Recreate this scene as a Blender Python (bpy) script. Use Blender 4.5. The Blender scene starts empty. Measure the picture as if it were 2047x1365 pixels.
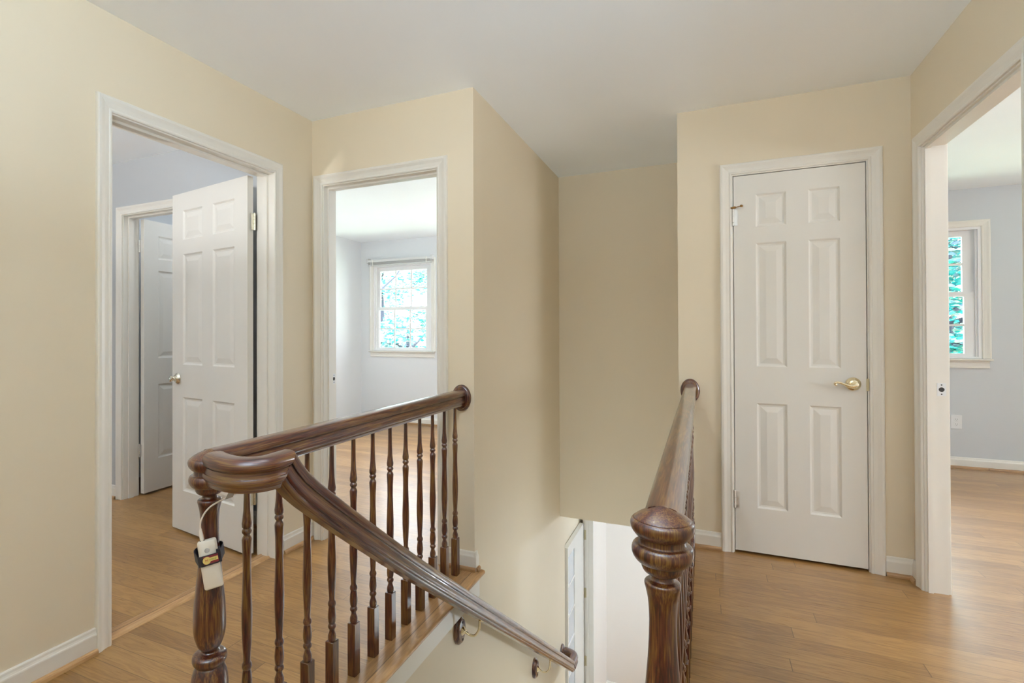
import bpy, math, random
from mathutils import Matrix, Vector
random.seed(7)
S = bpy.context.scene
COL = S.collection
PI = math.pi

# ---------------------------------------------------------------- planes of the house (metres)
H = 2.44                      # ceiling of the upper floor
AX = -2.074                   # left hall wall (faces +x)
BY = 2.514                    # hall end wall (faces -y)
CX = -1.049                   # stairwell left wall (faces +x)
DY = 4.29                     # stairwell end wall (faces -y)
DZ = -0.276                   # its lower edge = ceiling of the lower floor
EY = 3.323                    # closet wall (faces -y)
EX = -0.131                   # its left end
FX = 0.915                    # right hall wall (faces -x)
RY = 6.19                     # rear outer wall with the windows
LZ = -2.62                    # lower floor
WR = 0.085                    # right wall is thinner
WT = 0.115                    # wall thickness
YN = -1.7                     # wall behind the camera

# light of each source: brightness and colour
LG = dict(
    hall=(650, (.95, .97, 1.0)), lower=(1950, (.66, .80, 1)), sconce=(310, (.72, .85, 1)), dress=(170, (.93, .96, 1)),
    bed=(470, (.97, .93, .95)), right2=(38, (.88, .96, 1)),
    torch=(94, (.63, .81, 1)), torchl=(195, (.94, .94, .94)), torchr=(50, (.95, .93, .95)), sky=(46, (.88, .92, 1)))
EXPOSURE = 0.20
# ---------------------------------------------------------------- materials
def mat(name):
    m = bpy.data.materials.new(name); m.use_nodes = True
    nt = m.node_tree
    return m, nt, nt.nodes['Principled BSDF']

def nd(nt, t, **kw):
    n = nt.nodes.new(t)
    for k, v in kw.items(): setattr(n, k, v)
    return n

def paint(name, col, rough=0.6, bump=0.02, scale=180.0, spec=0.35):
    m, nt, b = mat(name)
    tc = nd(nt, 'ShaderNodeTexCoord')
    n = nd(nt, 'ShaderNodeTexNoise'); n.inputs['Scale'].default_value = scale; n.inputs['Detail'].default_value = 3
    nt.links.new(tc.outputs['Object'], n.inputs['Vector'])
    n2 = nd(nt, 'ShaderNodeTexNoise'); n2.inputs['Scale'].default_value = 1.3
    nt.links.new(tc.outputs['Object'], n2.inputs['Vector'])
    r = nd(nt, 'ShaderNodeValToRGB')
    r.color_ramp.elements[0].color = (*[c * 0.975 for c in col], 1); r.color_ramp.elements[0].position = .3
    r.color_ramp.elements[1].color = (*col, 1); r.color_ramp.elements[1].position = .7
    nt.links.new(n2.outputs['Fac'], r.inputs['Fac'])
    nt.links.new(r.outputs['Color'], b.inputs['Base Color'])
    bp = nd(nt, 'ShaderNodeBump'); bp.inputs['Strength'].default_value = bump; bp.inputs['Distance'].default_value = .002
    nt.links.new(n.outputs['Fac'], bp.inputs['Height']); nt.links.new(bp.outputs['Normal'], b.inputs['Normal'])
    b.inputs['Roughness'].default_value = rough
    b.inputs['Specular IOR Level'].default_value = spec
    return m

def plain(name, col, rough=0.4, metal=0.0, spec=0.5, coat=0.0):
    m, nt, b = mat(name)
    tc = nd(nt, 'ShaderNodeTexCoord')
    n = nd(nt, 'ShaderNodeTexNoise'); n.inputs['Scale'].default_value = 60
    nt.links.new(tc.outputs['Object'], n.inputs['Vector'])
    r = nd(nt, 'ShaderNodeMapRange')
    r.inputs['To Min'].default_value = max(0.02, rough - .05); r.inputs['To Max'].default_value = rough + .05
    nt.links.new(n.outputs['Fac'], r.inputs['Value']); nt.links.new(r.outputs['Result'], b.inputs['Roughness'])
    b.inputs['Base Color'].default_value = (*col, 1)
    b.inputs['Metallic'].default_value = metal
    b.inputs['Specular IOR Level'].default_value = spec
    b.inputs['Coat Weight'].default_value = coat
    return m

def dark_wood(name, axis, follow=False):
    """stained, varnished oak; the grain runs along AXIS"""
    m, nt, b = mat(name)
    tc = nd(nt, 'ShaderNodeTexCoord')
    geo = nd(nt, 'ShaderNodeObjectInfo')
    add = nd(nt, 'ShaderNodeVectorMath', operation='MULTIPLY_ADD')
    cmb = nd(nt, 'ShaderNodeCombineXYZ')
    for k in 'XYZ': nt.links.new(geo.outputs['Random'], cmb.inputs[k])
    add.inputs[1].default_value = (3.1, 5.7, 7.3)
    src = tc.outputs['Object']
    if follow:
        at = nd(nt, 'ShaderNodeAttribute', attribute_name='grain'); src = at.outputs['Vector']
    nt.links.new(cmb.outputs['Vector'], add.inputs[0]); nt.links.new(src, add.inputs[2])
    mp = nd(nt, 'ShaderNodeMapping')
    sc = [10.0, 10.0, 10.0]; sc['xyz'.index(axis)] = 1.3
    mp.inputs['Scale'].default_value = sc
    nt.links.new(add.outputs['Vector'], mp.inputs['Vector'])
    big = nd(nt, 'ShaderNodeTexNoise'); big.inputs['Scale'].default_value = 1.6; big.inputs['Detail'].default_value = 3; big.inputs['Distortion'].default_value = .4
    nt.links.new(mp.outputs['Vector'], big.inputs['Vector'])
    rg = nd(nt, 'ShaderNodeMath', operation='MULTIPLY'); rg.inputs[1].default_value = 34.0
    nt.links.new(big.outputs['Fac'], rg.inputs[0])
    ring = nd(nt, 'ShaderNodeMath', operation='SINE'); nt.links.new(rg.outputs['Value'], ring.inputs[0])
    mp2 = nd(nt, 'ShaderNodeMapping')
    sc2 = [420.0, 420.0, 420.0]; sc2['xyz'.index(axis)] = 14.0
    mp2.inputs['Scale'].default_value = sc2
    nt.links.new(add.outputs['Vector'], mp2.inputs['Vector'])
    fine = nd(nt, 'ShaderNodeTexNoise'); fine.inputs['Scale'].default_value = 1.0; fine.inputs['Detail'].default_value = 3
    nt.links.new(mp2.outputs['Vector'], fine.inputs['Vector'])
    mx = nd(nt, 'ShaderNodeMath', operation='MULTIPLY_ADD'); mx.inputs[1].default_value = .70
    nt.links.new(fine.outputs['Fac'], mx.inputs[0])
    m2 = nd(nt, 'ShaderNodeMath', operation='MULTIPLY_ADD'); m2.inputs[1].default_value = .070; m2.inputs[2].default_value = .18
    nt.links.new(ring.outputs['Value'], m2.inputs[0]); nt.links.new(m2.outputs['Value'], mx.inputs[2])
    r = nd(nt, 'ShaderNodeValToRGB')
    e = r.color_ramp.elements
    e[0].position = .38; e[0].color = (.012, .0020, .0018, 1)
    e[1].position = .70; e[1].color = (.150, .078, .019, 1)
    k = e.new(.47); k.color = (.044, .0046, .0034, 1)
    k = e.new(.545); k.color = (.074, .0170, .0056, 1)
    k = e.new(.61); k.color = (.108, .044, .0098, 1)
    nt.links.new(mx.outputs['Value'], r.inputs['Fac']); nt.links.new(r.outputs['Color'], b.inputs['Base Color'])
    b.inputs['Roughness'].default_value = .28
    b.inputs['Coat Weight'].default_value = .7; b.inputs['Coat Roughness'].default_value = .05
    bp = nd(nt, 'ShaderNodeBump'); bp.inputs['Strength'].default_value = .08; bp.inputs['Distance'].default_value = .001
    nt.links.new(fine.outputs['Fac'], bp.inputs['Height']); nt.links.new(bp.outputs['Normal'], b.inputs['Normal'])
    return m

def oak_floor(name, along='x', strip=0.057, length=1.05, tint=(1, 1, 1), rough=.28):
    """strip oak flooring: strips of random tone, cathedral grain, thin joints"""
    m, nt, b = mat(name)
    tc = nd(nt, 'ShaderNodeTexCoord')
    L = nt.links.new
    sep = nd(nt, 'ShaderNodeSeparateXYZ'); L(tc.outputs['Object'], sep.inputs[0])
    u, v = (sep.outputs['X'], sep.outputs['Y']) if along == 'x' else (sep.outputs['Y'], sep.outputs['X'])
    def math_(op, a, c=None, d=None):
        n = nd(nt, 'ShaderNodeMath', operation=op)
        for i, s in enumerate((a, c, d)):
            if s is None: continue
            if isinstance(s, (int, float)): n.inputs[i].default_value = s
            else: L(s, n.inputs[i])
        return n.outputs['Value']
    row = math_('FLOOR', math_('DIVIDE', v, strip))
    wn = nd(nt, 'ShaderNodeTexWhiteNoise', noise_dimensions='1D'); L(row, wn.inputs['W'])
    uo = math_('ADD', math_('DIVIDE', u, length), math_('MULTIPLY', wn.outputs['Value'], 7.31))
    col = math_('FLOOR', uo)
    cid = nd(nt, 'ShaderNodeCombineXYZ'); L(row, cid.inputs['X']); L(col, cid.inputs['Y'])
    w2 = nd(nt, 'ShaderNodeTexWhiteNoise', noise_dimensions='2D'); L(cid.outputs['Vector'], w2.inputs['Vector'])
    tone = w2.outputs['Value']
    # grain, shifted per strip
    sh = nd(nt, 'ShaderNodeVectorMath', operation='MULTIPLY_ADD'); sh.inputs[1].default_value = (9.7, 13.1, 4.3)
    L(w2.outputs['Color'], sh.inputs[0])
    cu = nd(nt, 'ShaderNodeCombineXYZ'); L(u, cu.inputs['X']); L(v, cu.inputs['Y'])
    L(cu.outputs['Vector'], sh.inputs[2])
    mp = nd(nt, 'ShaderNodeMapping'); mp.inputs['Scale'].default_value = (2.4, 19, 1); L(sh.outputs['Vector'], mp.inputs['Vector'])
    n1 = nd(nt, 'ShaderNodeTexNoise'); n1.inputs['Scale'].default_value = 1.0; n1.inputs['Detail'].default_value = 4; n1.inputs['Distortion'].default_value = .6
    L(mp.outputs['Vector'], n1.inputs['Vector'])
    rings = math_('SINE', math_('MULTIPLY', n1.outputs['Fac'], 46.0))
    mp2 = nd(nt, 'ShaderNodeMapping'); mp2.inputs['Scale'].default_value = (9, 300, 1); L(sh.outputs['Vector'], mp2.inputs['Vector'])
    n2 = nd(nt, 'ShaderNodeTexNoise'); n2.inputs['Scale'].default_value = 1.0; n2.inputs['Detail'].default_value = 3
    L(mp2.outputs['Vector'], n2.inputs['Vector'])
    f = math_('ADD', math_('ADD', math_('MULTIPLY', tone, .30), .05), math_('ADD', math_('MULTIPLY', rings, .095), math_('MULTIPLY', n2.outputs['Fac'], .50)))
    r = nd(nt, 'ShaderNodeValToRGB'); e = r.color_ramp.elements
    def tn(c): return (c[0] * tint[0], c[1] * tint[1], c[2] * tint[2], 1)
    e[0].position = .12; e[0].color = tn((.190, .100, .040))
    e[1].position = .80; e[1].color = tn((.480, .300, .150))
    k = e.new(.45); k.color = tn((.330, .190, .085))
    L(f, r.inputs['Fac'])
    # joints
    fv = math_('FRACT', math_('DIVIDE', v, strip)); fu = math_('FRACT', uo)
    jv = math_('LESS_THAN', math_('ABSOLUTE', math_('SUBTRACT', fv, .5)), .488)
    ju = math_('LESS_THAN', math_('ABSOLUTE', math_('SUBTRACT', fu, .5)), .4990)
    j = math_('MULTIPLY', jv, ju)
    mix = nd(nt, 'ShaderNodeMix', data_type='RGBA'); mix.inputs['A'].default_value = tn((.15, .08, .032))
    L(j, mix.inputs['Factor']); L(r.outputs['Color'], mix.inputs['B'])
    L(mix.outputs['Result'], b.inputs['Base Color'])
    rr = nd(nt, 'ShaderNodeMapRange'); rr.inputs['To Min'].default_value = rough - .05; rr.inputs['To Max'].default_value = rough + .10
    L(n2.outputs['Fac'], rr.inputs['Value']); L(rr.outputs['Result'], b.inputs['Roughness'])
    b.inputs['Specular IOR Level'].default_value = .6
    bp = nd(nt, 'ShaderNodeBump'); bp.inputs['Strength'].default_value = .12; bp.inputs['Distance'].default_value = .002
    L(math_('ADD', math_('MULTIPLY', j, 1.0), math_('MULTIPLY', n1.outputs['Fac'], .8)), bp.inputs['Height']); L(bp.outputs['Normal'], b.inputs['Normal'])
    return m

def glass(name):
    m = bpy.data.materials.new(name); m.use_nodes = True; nt = m.node_tree
    for n in list(nt.nodes): nt.nodes.remove(n)
    o = nd(nt, 'ShaderNodeOutputMaterial'); t = nd(nt, 'ShaderNodeBsdfTransparent'); g = nd(nt, 'ShaderNodeBsdfGlossy')
    g.inputs['Roughness'].default_value = .02
    t.inputs['Color'].default_value = (.96, .98, .97, 1)
    fr = nd(nt, 'ShaderNodeFresnel'); fr.inputs['IOR'].default_value = 1.35
    mx = nd(nt, 'ShaderNodeMixShader')
    nt.links.new(fr.outputs[0], mx.inputs[0]); nt.links.new(t.outputs[0], mx.inputs[1]); nt.links.new(g.outputs[0], mx.inputs[2])
    nt.links.new(mx.outputs[0], o.inputs['Surface'])
    return m

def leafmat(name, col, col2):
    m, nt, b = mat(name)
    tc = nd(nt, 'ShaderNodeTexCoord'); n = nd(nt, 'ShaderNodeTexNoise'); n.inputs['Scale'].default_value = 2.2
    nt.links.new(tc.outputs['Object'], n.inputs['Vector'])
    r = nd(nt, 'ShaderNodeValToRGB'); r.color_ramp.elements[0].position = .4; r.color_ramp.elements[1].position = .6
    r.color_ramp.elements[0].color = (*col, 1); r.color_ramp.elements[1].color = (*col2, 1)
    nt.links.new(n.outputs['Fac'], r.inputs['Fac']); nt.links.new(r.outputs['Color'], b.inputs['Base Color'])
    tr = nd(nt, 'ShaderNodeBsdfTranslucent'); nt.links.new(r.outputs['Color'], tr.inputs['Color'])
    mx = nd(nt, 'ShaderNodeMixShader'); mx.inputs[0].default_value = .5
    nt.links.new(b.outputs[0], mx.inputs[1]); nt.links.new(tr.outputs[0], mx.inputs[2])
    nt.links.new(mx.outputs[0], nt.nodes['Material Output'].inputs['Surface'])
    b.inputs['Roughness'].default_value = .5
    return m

def lampmat(name, col, strength):
    m, nt, b = mat(name)
    b.inputs['Base Color'].default_value = (.9, .88, .84, 1)
    b.inputs['Emission Color'].default_value = (*col, 1); b.inputs['Emission Strength'].default_value = strength
    return m

M = dict(
    beige=paint('beige wall paint', (.695, .612, .468), .55),
    grey=paint('pale grey wall paint', (.560, .585, .600), .55),
    lampd=lampmat('dressing closet lamp glass', LG['dress'][1], LG['dress'][0]),
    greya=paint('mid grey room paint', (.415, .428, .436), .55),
    greyb=paint('light grey bedroom paint', (.690, .705, .715), .55),  # lighter copy of the grey, standing in for the bedroom's brighter light
    lower=paint('cream wall paint', (.745, .700, .635), .55),
    ceil=paint('ceiling white paint', (.885, .925, .955), .7, .03, 260),
    trim=paint('trim white gloss paint', (.740, .716, .655), .32, .006, 90, .5),
    door=paint('door white paint', (.712, .692, .640), .35, .008, 70, .5),
    oak=oak_floor('oak strip floor', strip=.083, length=1.4, tint=(.735, .655, .435)),
    oakpiece=oak_floor('oak moulding wood', 'y', .2, 3.0, (1.05, 1.0, .9), .4),
    oakpiecex=oak_floor('oak moulding wood crosswise', 'x', .2, 3.0, (.95, .9, .8), .4),
    wz=dark_wood('dark stained oak upright', 'z'),
    wr=dark_wood('dark stained oak rail', 'z', True),
    brass=plain('polished brass', (.86, .75, .52), .16, 1.0),
    nickel=plain('pale brass plating', (.80, .76, .64), .22, 1.0),
    pewter=plain('painted hinge metal', (.70, .68, .64), .35, .6),
    olive=plain('dull brass', (.50, .44, .28), .4, .8),
    oldbrass=plain('antique brass', (.30, .17, .05), .35, .9),
    dark=plain('dark recess', (.012, .010, .008), .8),
    glass=glass('window glass'),
    frost=plain('obscured pane glass', (.60, .63, .65), .18),
    vinyl=plain('white vinyl sash', (.80, .80, .80), .35),
    slat=plain('blind slat white', (.62, .62, .61), .45),
    plug=plain('white outlet plastic', (.72, .74, .75), .4),
    pbank=plain('cream white plastic', (.80, .74, .66), .38),
    pbutton=plain('grey button plastic', (.45, .42, .40), .35),
    cable=plain('white cable rubber', (.82, .77, .72), .45),
    tagm=plain('grey tag card', (.30, .28, .25), .5),
    strap=plain('black webbing', (.008, .008, .014), .55),
    strapred=plain('dark red label print', (.17, .012, .018), .5),
    strapyel=plain('yellow label print', (.72, .60, .20), .5),
    inkred=plain('red ink', (.45, .04, .02), .5),
    inkgreen=plain('dark green ink', (.10, .16, .03), .5),
    bark=plain('grey bark', (.006, .009, .018), .9),
    carpet=paint('stair carpet', (.76, .73, .68), .9, .4, 400),
    lampg=lampmat('lamp bulb glass', LG['hall'][1], LG['hall'][0]),
    lampb=lampmat('bedroom lamp glass', LG['bed'][1], LG['bed'][0]),
    lamps=lampmat('stairwell lamp glass', LG['sconce'][1], LG['sconce'][0]),
    lampl=lampmat('lower lamp glass', LG['lower'][1], LG['lower'][0]),
    leaf=leafmat('teal leaf', (.004, .115, .080), (.003, .185, .190)),
    leafdark=leafmat('shaded leaf', (.008, .045, .04), (.03, .06, .10)),  # darker copy of the leaf colour, standing in for shade
    leafpale=leafmat('pale leaf', (.24, .27, .21), (.10, .21, .17)),  # bright glints on the foliage, put into the leaf colour
    grass=paint('lawn', (.24, .28, .20), .9, .3, 40),
    siding=paint('pale house siding', (.7, .7, .68), .7),
    roof=paint('grey roof shingle', (.20, .21, .23), .8),
)

# ---------------------------------------------------------------- mesh helper
class MB:
    def __init__(s): s.v = []; s.f = []; s.m = []; s.sm = []; s.gr = {}
    def add(s, vs, fs, mi=0, sm=False, X=None):
        o = len(s.v)
        for p in vs:
            p = Vector(p)
            s.v.append(tuple(X @ p) if X else tuple(p))
        for f in fs:
            s.f.append([o + i for i in f]); s.m.append(mi); s.sm.append(sm)
    def box(s, x0, x1, y0, y1, z0, z1, mi=0, X=None, bev=0.0):
        if bev > 0:
            return s.bevbox(x0, x1, y0, y1, z0, z1, bev, mi, X)
        vs = [(x, y, z) for z in (z0, z1) for y in (y0, y1) for x in (x0, x1)]
        fs = [(0, 2, 3, 1), (4, 5, 7, 6), (0, 1, 5, 4), (2, 6, 7, 3), (0, 4, 6, 2), (1, 3, 7, 5)]
        s.add(vs, fs, mi, False, X)
    def bevbox(s, x0, x1, y0, y1, z0, z1, b, mi=0, X=None):
        b = min(b, (x1 - x0) / 2.01, (y1 - y0) / 2.01, (z1 - z0) / 2.01)
        def ring(z, i):
            return [(x0 + i, y0 + b, z), (x0 + b, y0 + i, z), (x1 - b, y0 + i, z), (x1 - i, y0 + b, z),
                    (x1 - i, y1 - b, z), (x1 - b, y1 - i, z), (x0 + b, y1 - i, z), (x0 + i, y1 - b, z)]
        def ring2(z):
            return [(x0 + b, y0 + b, z)] * 0
        vs = ring(z0, b) + ring(z0 + b, 0) + ring(z1 - b, 0) + ring(z1, b)
        fs = []
        for k in range(3):
            for i in range(8):
                a, c = k * 8 + i, k * 8 + (i + 1) % 8
                fs.append((a, c, c + 8, a + 8))
        fs.append(tuple(range(7, -1, -1))); fs.append(tuple(24 + i for i in range(8)))
        s.add(vs, fs, mi, False, X)
    def lathe(s, prof, c=(0, 0, 0), n=24, mi=0, sm=True, X=None, cap=True):
        vs, fs = [], []
        for r, z in prof:
            for i in range(n):
                a = 2 * PI * i / n
                vs.append((c[0] + r * math.cos(a), c[1] + r * math.sin(a), c[2] + z))
        for k in range(len(prof) - 1):
            for i in range(n):
                j = (i + 1) % n
                fs.append((k * n + i, k * n + j, (k + 1) * n + j, (k + 1) * n + i))
        if cap:
            fs.append(tuple(range(n - 1, -1, -1))); fs.append(tuple((len(prof) - 1) * n + i for i in range(n)))
        s.add(vs, fs, mi, sm, X)
    def tube(s, pts, r, n=10, mi=0, X=None, cap=True):
        pts = [Vector(p) for p in pts]
        rs = r if isinstance(r, (list, tuple)) else [r] * len(pts)
        vs, fs = [], []
        up = None
        for k, p in enumerate(pts):
            t = (pts[min(k + 1, len(pts) - 1)] - pts[max(k - 1, 0)]).normalized()
            if up is None:
                up = Vector((0, 0, 1)) if abs(t.z) < .9 else Vector((1, 0, 0))
            sd = t.cross(up).normalized(); up = sd.cross(t).normalized()
            for i in range(n):
                a = 2 * PI * i / n
                vs.append(tuple(p + (sd * math.cos(a) + up * math.sin(a)) * rs[k]))
        for k in range(len(pts) - 1):
            for i in range(n):
                j = (i + 1) % n
                fs.append((k * n + i, k * n + j, (k + 1) * n + j, (k + 1) * n + i))
        if cap:
            fs.append(tuple(range(n - 1, -1, -1))); fs.append(tuple((len(pts) - 1) * n + i for i in range(n)))
        s.add(vs, fs, mi, True, X)
    def sweep(s, prof, path, mi=0, sm=True, n0=None, n1=None):
        """closed profile (side, up) carried along a path; joints mitred"""
        P = [Vector(p) for p in path]; n = len(prof)
        D = [(P[i + 1] - P[i]).normalized() for i in range(len(P) - 1)]
        vs, fs = [], []; run_len = 0.0
        for k, p in enumerate(P):
            if k: run_len += (P[k] - P[k - 1]).length
            d = D[max(k - 1, 0)]; d2 = D[min(k, len(D) - 1)]
            nb = (d + d2).normalized()
            dm = nb if (d - d2).length < .35 else d
            if k == 0 and n0 is not None: nb = Vector(n0).normalized()
            if k == len(P) - 1 and n1 is not None: nb = Vector(n1).normalized()
            sd = dm.cross(Vector((0, 0, 1))).normalized(); up = sd.cross(dm).normalized()
            for a, b in prof:
                o = sd * a + up * b
                o = o - dm * (o.dot(nb) / max(.3, dm.dot(nb)))
                s.gr[len(s.v) + len(vs)] = (a, b, run_len)
                vs.append(tuple(p + o))
        for k in range(len(P) - 1):
            for i in range(n):
                j = (i + 1) % n
                fs.append((k * n + i, (k + 1) * n + i, (k + 1) * n + j, k * n + j))
        fs.append(tuple(range(n))); fs.append(tuple((len(P) - 1) * n + i for i in range(n - 1, -1, -1)))
        s.add(vs, fs, mi, sm)
    def build(s, name, mats, parent=None, angle=40, loc=None):
        me = bpy.data.meshes.new(name)
        mats = mats if isinstance(mats, (list, tuple)) else [mats]
        for m in mats: me.materials.append(m)
        me.from_pydata(s.v, [], s.f)
        for p, mi, sm in zip(me.polygons, s.m, s.sm): p.material_index = mi; p.use_smooth = sm
        if s.gr:
            ga = me.attributes.new('grain', 'FLOAT_VECTOR', 'POINT')
            for k, g in s.gr.items(): ga.data[k].vector = g
        me.update()
        import bmesh
        bm = bmesh.new(); bm.from_mesh(me); bmesh.ops.recalc_face_normals(bm, faces=bm.faces); bm.to_mesh(me); bm.free()
        if any(s.sm):
            me.set_sharp_from_angle(angle=math.radians(angle))
        o = bpy.data.objects.new(name, me); COL.objects.link(o)
        W = Matrix.Identity(4)
        if parent is not None:
            W = WORLD[parent.name]
            o.parent = parent
            me.transform(W.inverted())
            WORLD[o.name] = W
        else:
            if loc is None:
                xs = [v[0] for v in s.v]; ys = [v[1] for v in s.v]; zs = [v[2] for v in s.v]
                loc = ((min(xs) + max(xs)) / 2, (min(ys) + max(ys)) / 2, min(zs))
            W = Matrix.Translation(loc)
            me.transform(W.inverted()); o.location = loc
            WORLD[o.name] = W
        return o
WORLD = {}

def tag(o, label=None, cat=None, group=None, kind=None):
    if label: o['label'] = label
    if cat: o['category'] = cat
    if group: o['group'] = group
    if kind: o['kind'] = kind
    return o

def thing(name, label, cat, loc, group=None, kind=None):
    o = bpy.data.objects.new(name, None); COL.objects.link(o)
    o.empty_display_size = .1
    o.location = loc; WORLD[o.name] = Matrix.Translation(loc)
    return tag(o, label, cat, group, kind)

def struct(o, label, cat): return tag(o, label, cat, None, 'structure')

# ---------------------------------------------------------------- walls
def wall_x(name, x0, x1, y0, y1, z0, z1, holes, mats, label, extra=()):
    """wall along y, thickness x0..x1; mats = (facing -x, facing +x, ends)"""
    b = MB()
    ys = sorted({y0, y1, *[h[0] for h in holes], *[h[1] for h in holes]})
    def seg(ya, yb, za, zb):
        if yb - ya < 1e-5 or zb - za < 1e-5: return
        v = [(x, y, z) for z in (za, zb) for y in (ya, yb) for x in (x0, x1)]
        b.add(v, [(0, 4, 6, 2)], 0); b.add(v, [(1, 3, 7, 5)], 1)
        b.add(v, [(0, 2, 3, 1), (4, 5, 7, 6), (0, 1, 5, 4), (2, 6, 7, 3)], 2)
    for ya, yb in zip(ys, ys[1:]):
        h = [k for k in holes if k[0] <= ya + 1e-6 and k[1] >= yb - 1e-6]
        if h:
            seg(ya, yb, z0, h[0][2]); seg(ya, yb, h[0][3], z1)
        else: seg(ya, yb, z0, z1)
    for e in extra: seg(*e)
    o = b.build(name, [M[k] for k in mats])
    return struct(o, label, 'wall')

def wall_y(name, y0, y1, x0, x1, z0, z1, holes, mats, label):
    """wall along x, thickness y0..y1; mats = (facing -y, facing +y, ends)"""
    b = MB()
    xs = sorted({x0, x1, *[h[0] for h in holes], *[h[1] for h in holes]})
    def seg(xa, xb, za, zb):
        if xb - xa < 1e-5 or zb - za < 1e-5: return
        v = [(x, y, z) for z in (za, zb) for y in (y0, y1) for x in (xa, xb)]
        b.add(v, [(0, 1, 5, 4)], 0); b.add(v, [(2, 6, 7, 3)], 1)
        b.add(v, [(0, 2, 3, 1), (4, 5, 7, 6), (0, 4, 6, 2), (1, 3, 7, 5)], 2)
    for xa, xb in zip(xs, xs[1:]):
        h = [k for k in holes if k[0] <= xa + 1e-6 and k[1] >= xb - 1e-6]
        if h:
            seg(xa, xb, z0, h[0][2]); seg(xa, xb, h[0][3], z1)
        else: seg(xa, xb, z0, z1)
    o = b.build(name, [M[k] for k in mats])
    return struct(o, label, 'wall')

OH = 2.048   # height of the door openings inside the jambs
JT = 0.018   # jamb thickness
D1 = (1.331, 2.198)            # left doorway, y
D2 = (-1.991, -1.257)          # end doorway, x
D3 = (-3.790, -3.030)          # doorway beyond the left room, x
D5 = (0.147, 0.738)            # closet, x
D4 = (2.303, 3.187)            # right doorway, y
def hole(a): return (a[0] - JT, a[1] + JT, 0.0, OH + JT)
W1 = (-4.056, -3.172)          # window opening in the end bedroom, x
W2 = (1.262, 2.176)            # window opening in the right room, x
WZ = (.958, 2.105)

wall_x('wall_left', AX - WT, AX, YN, BY, 0, H, [hole(D1)], ('grey', 'beige', 'beige'), 'beige hall wall on the left, holding the left doorway')
wall_y('wall_hall_end', BY, BY + WT, AX - WT, CX, 0, H, [hole(D2)], ('beige', 'grey', 'beige'), 'beige hall end wall holding the middle doorway')
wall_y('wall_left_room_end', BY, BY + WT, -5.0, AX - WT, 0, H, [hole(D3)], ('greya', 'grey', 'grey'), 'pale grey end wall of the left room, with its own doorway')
b = MB()
def wallbox(b, x0, x1, y0, y1, z0, z1, mi): b.box(x0, x1, y0, y1, z0, z1, mi)
b = wall_x('wall_stairwell_left', CX - WT, CX, BY + WT, RY, DZ, H, [], ('grey', 'beige', 'beige'), 'beige stairwell wall on the left, running back from the outer corner',
           )
wl = MB()
wl.box(CX - WT, CX, .75, BY, LZ, -.03, 0); wl.box(CX - WT, CX, BY, BY + WT, LZ, -.0005, 0); wl.box(CX - WT, CX, BY + WT, 4.452, LZ, DZ, 0); wl.box(-1.2, -1.068, 4.452, 5.95, LZ, DZ, 0)
struct(wl.build('wall_stairwell_left_lower', M['beige']), 'beige lower stairwell wall carrying the sloping handrail brackets', 'wall')
wall_y('wall_stairwell_end', DY, DY + WT, CX, EX, DZ, H, [], ('beige', 'grey', 'beige'), 'tan wall hanging over the bottom of the stairs', )
wall_y('wall_closet', EY, EY + WT, EX, FX, 0, H, [hole(D5)], ('beige', 'grey', 'beige'), 'beige wall around the closed six panel door')
b = MB()
b.box(EX, EX + WT, EY + WT, DY + WT, DZ, H); b.box(EX, EX + WT, .75, DY + WT, LZ, -.03 if False else DZ); b.box(EX, EX + WT, .75, EY + WT, DZ, -.03)
struct(b.build('wall_stairwell_right', M['beige']), 'beige stairwell wall on the right, hidden behind the railing', 'wall')
wall_x('wall_right', FX, FX + WR, YN, EY + WT, 0, H, [hole(D4)], ('beige', 'grey', 'beige'), 'beige hall wall on the right around the right doorway')
wall_x('wall_right_room_left', FX, FX + WR, EY + WT, RY, 0, H, [], ('grey', 'grey', 'grey'), 'pale grey side wall inside the right room')
wall_y('wall_bedroom_rear', RY, RY + .14, -4.40, CX - WT, 0, H, [(W1[0], W1[1], *WZ), (-2.55, -1.55, .958, 2.105)], ('greyb', 'siding', 'siding'), 'pale grey rear wall under and around the gridded window with a blind')
wall_y('wall_right_room_rear', RY, RY + .14, FX + WR, 4.6, 0, H, [(W2[0], W2[1], *WZ), (3.0, 4.0, .958, 2.105)], ('grey', 'siding', 'siding'), 'pale grey rear wall of the right room, with window and outlet')
wall_x('wall_bedroom_left', -4.259 - WT, -4.259, BY + WT, RY, 0, H, [], ('siding', 'greyb', 'grey'), 'pale grey side wall left of the gridded window')
wall_x('wall_left_room_far', -5.0 - WT, -5.0, -1.3, BY, 0, H, [], ('siding', 'grey', 'grey'), 'pale grey far wall of the left room')
wall_y('wall_left_room_near', -1.3 - WT, -1.3, -5.0, AX - WT, 0, H, [], ('siding', 'grey', 'grey'), 'pale grey near wall of the left room')
wall_x('wall_right_room_far', 4.6, 4.6 + WT, -1.0, RY, 0, H, [(.4, 1.8, .9, 2.1)], ('grey', 'siding', 'grey'), 'pale grey far wall of the right room')  # side opening is added to throw light onto the stairwell wall
wall_y('wall_right_room_near', -1.0 - WT, -1.0, FX + WR, 4.6, 0, H, [], ('siding', 'grey', 'grey'), 'pale grey near wall of the right room')
wall_y('wall_near', YN - WT, YN, AX - WT, FX + WR, 0, H, [], ('siding', 'beige', 'beige'), 'beige wall at the near end of the hall')
b = MB()
b.box(-4.75, -2.90, 3.62, 3.70, 0, H); b.box(-2.98, -2.90, BY + WT, 3.62, 0, H)
struct(b.build('wall_dressing_closet', M['grey']), 'pale grey walls of the small closet beyond the left room', 'wall')
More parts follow.
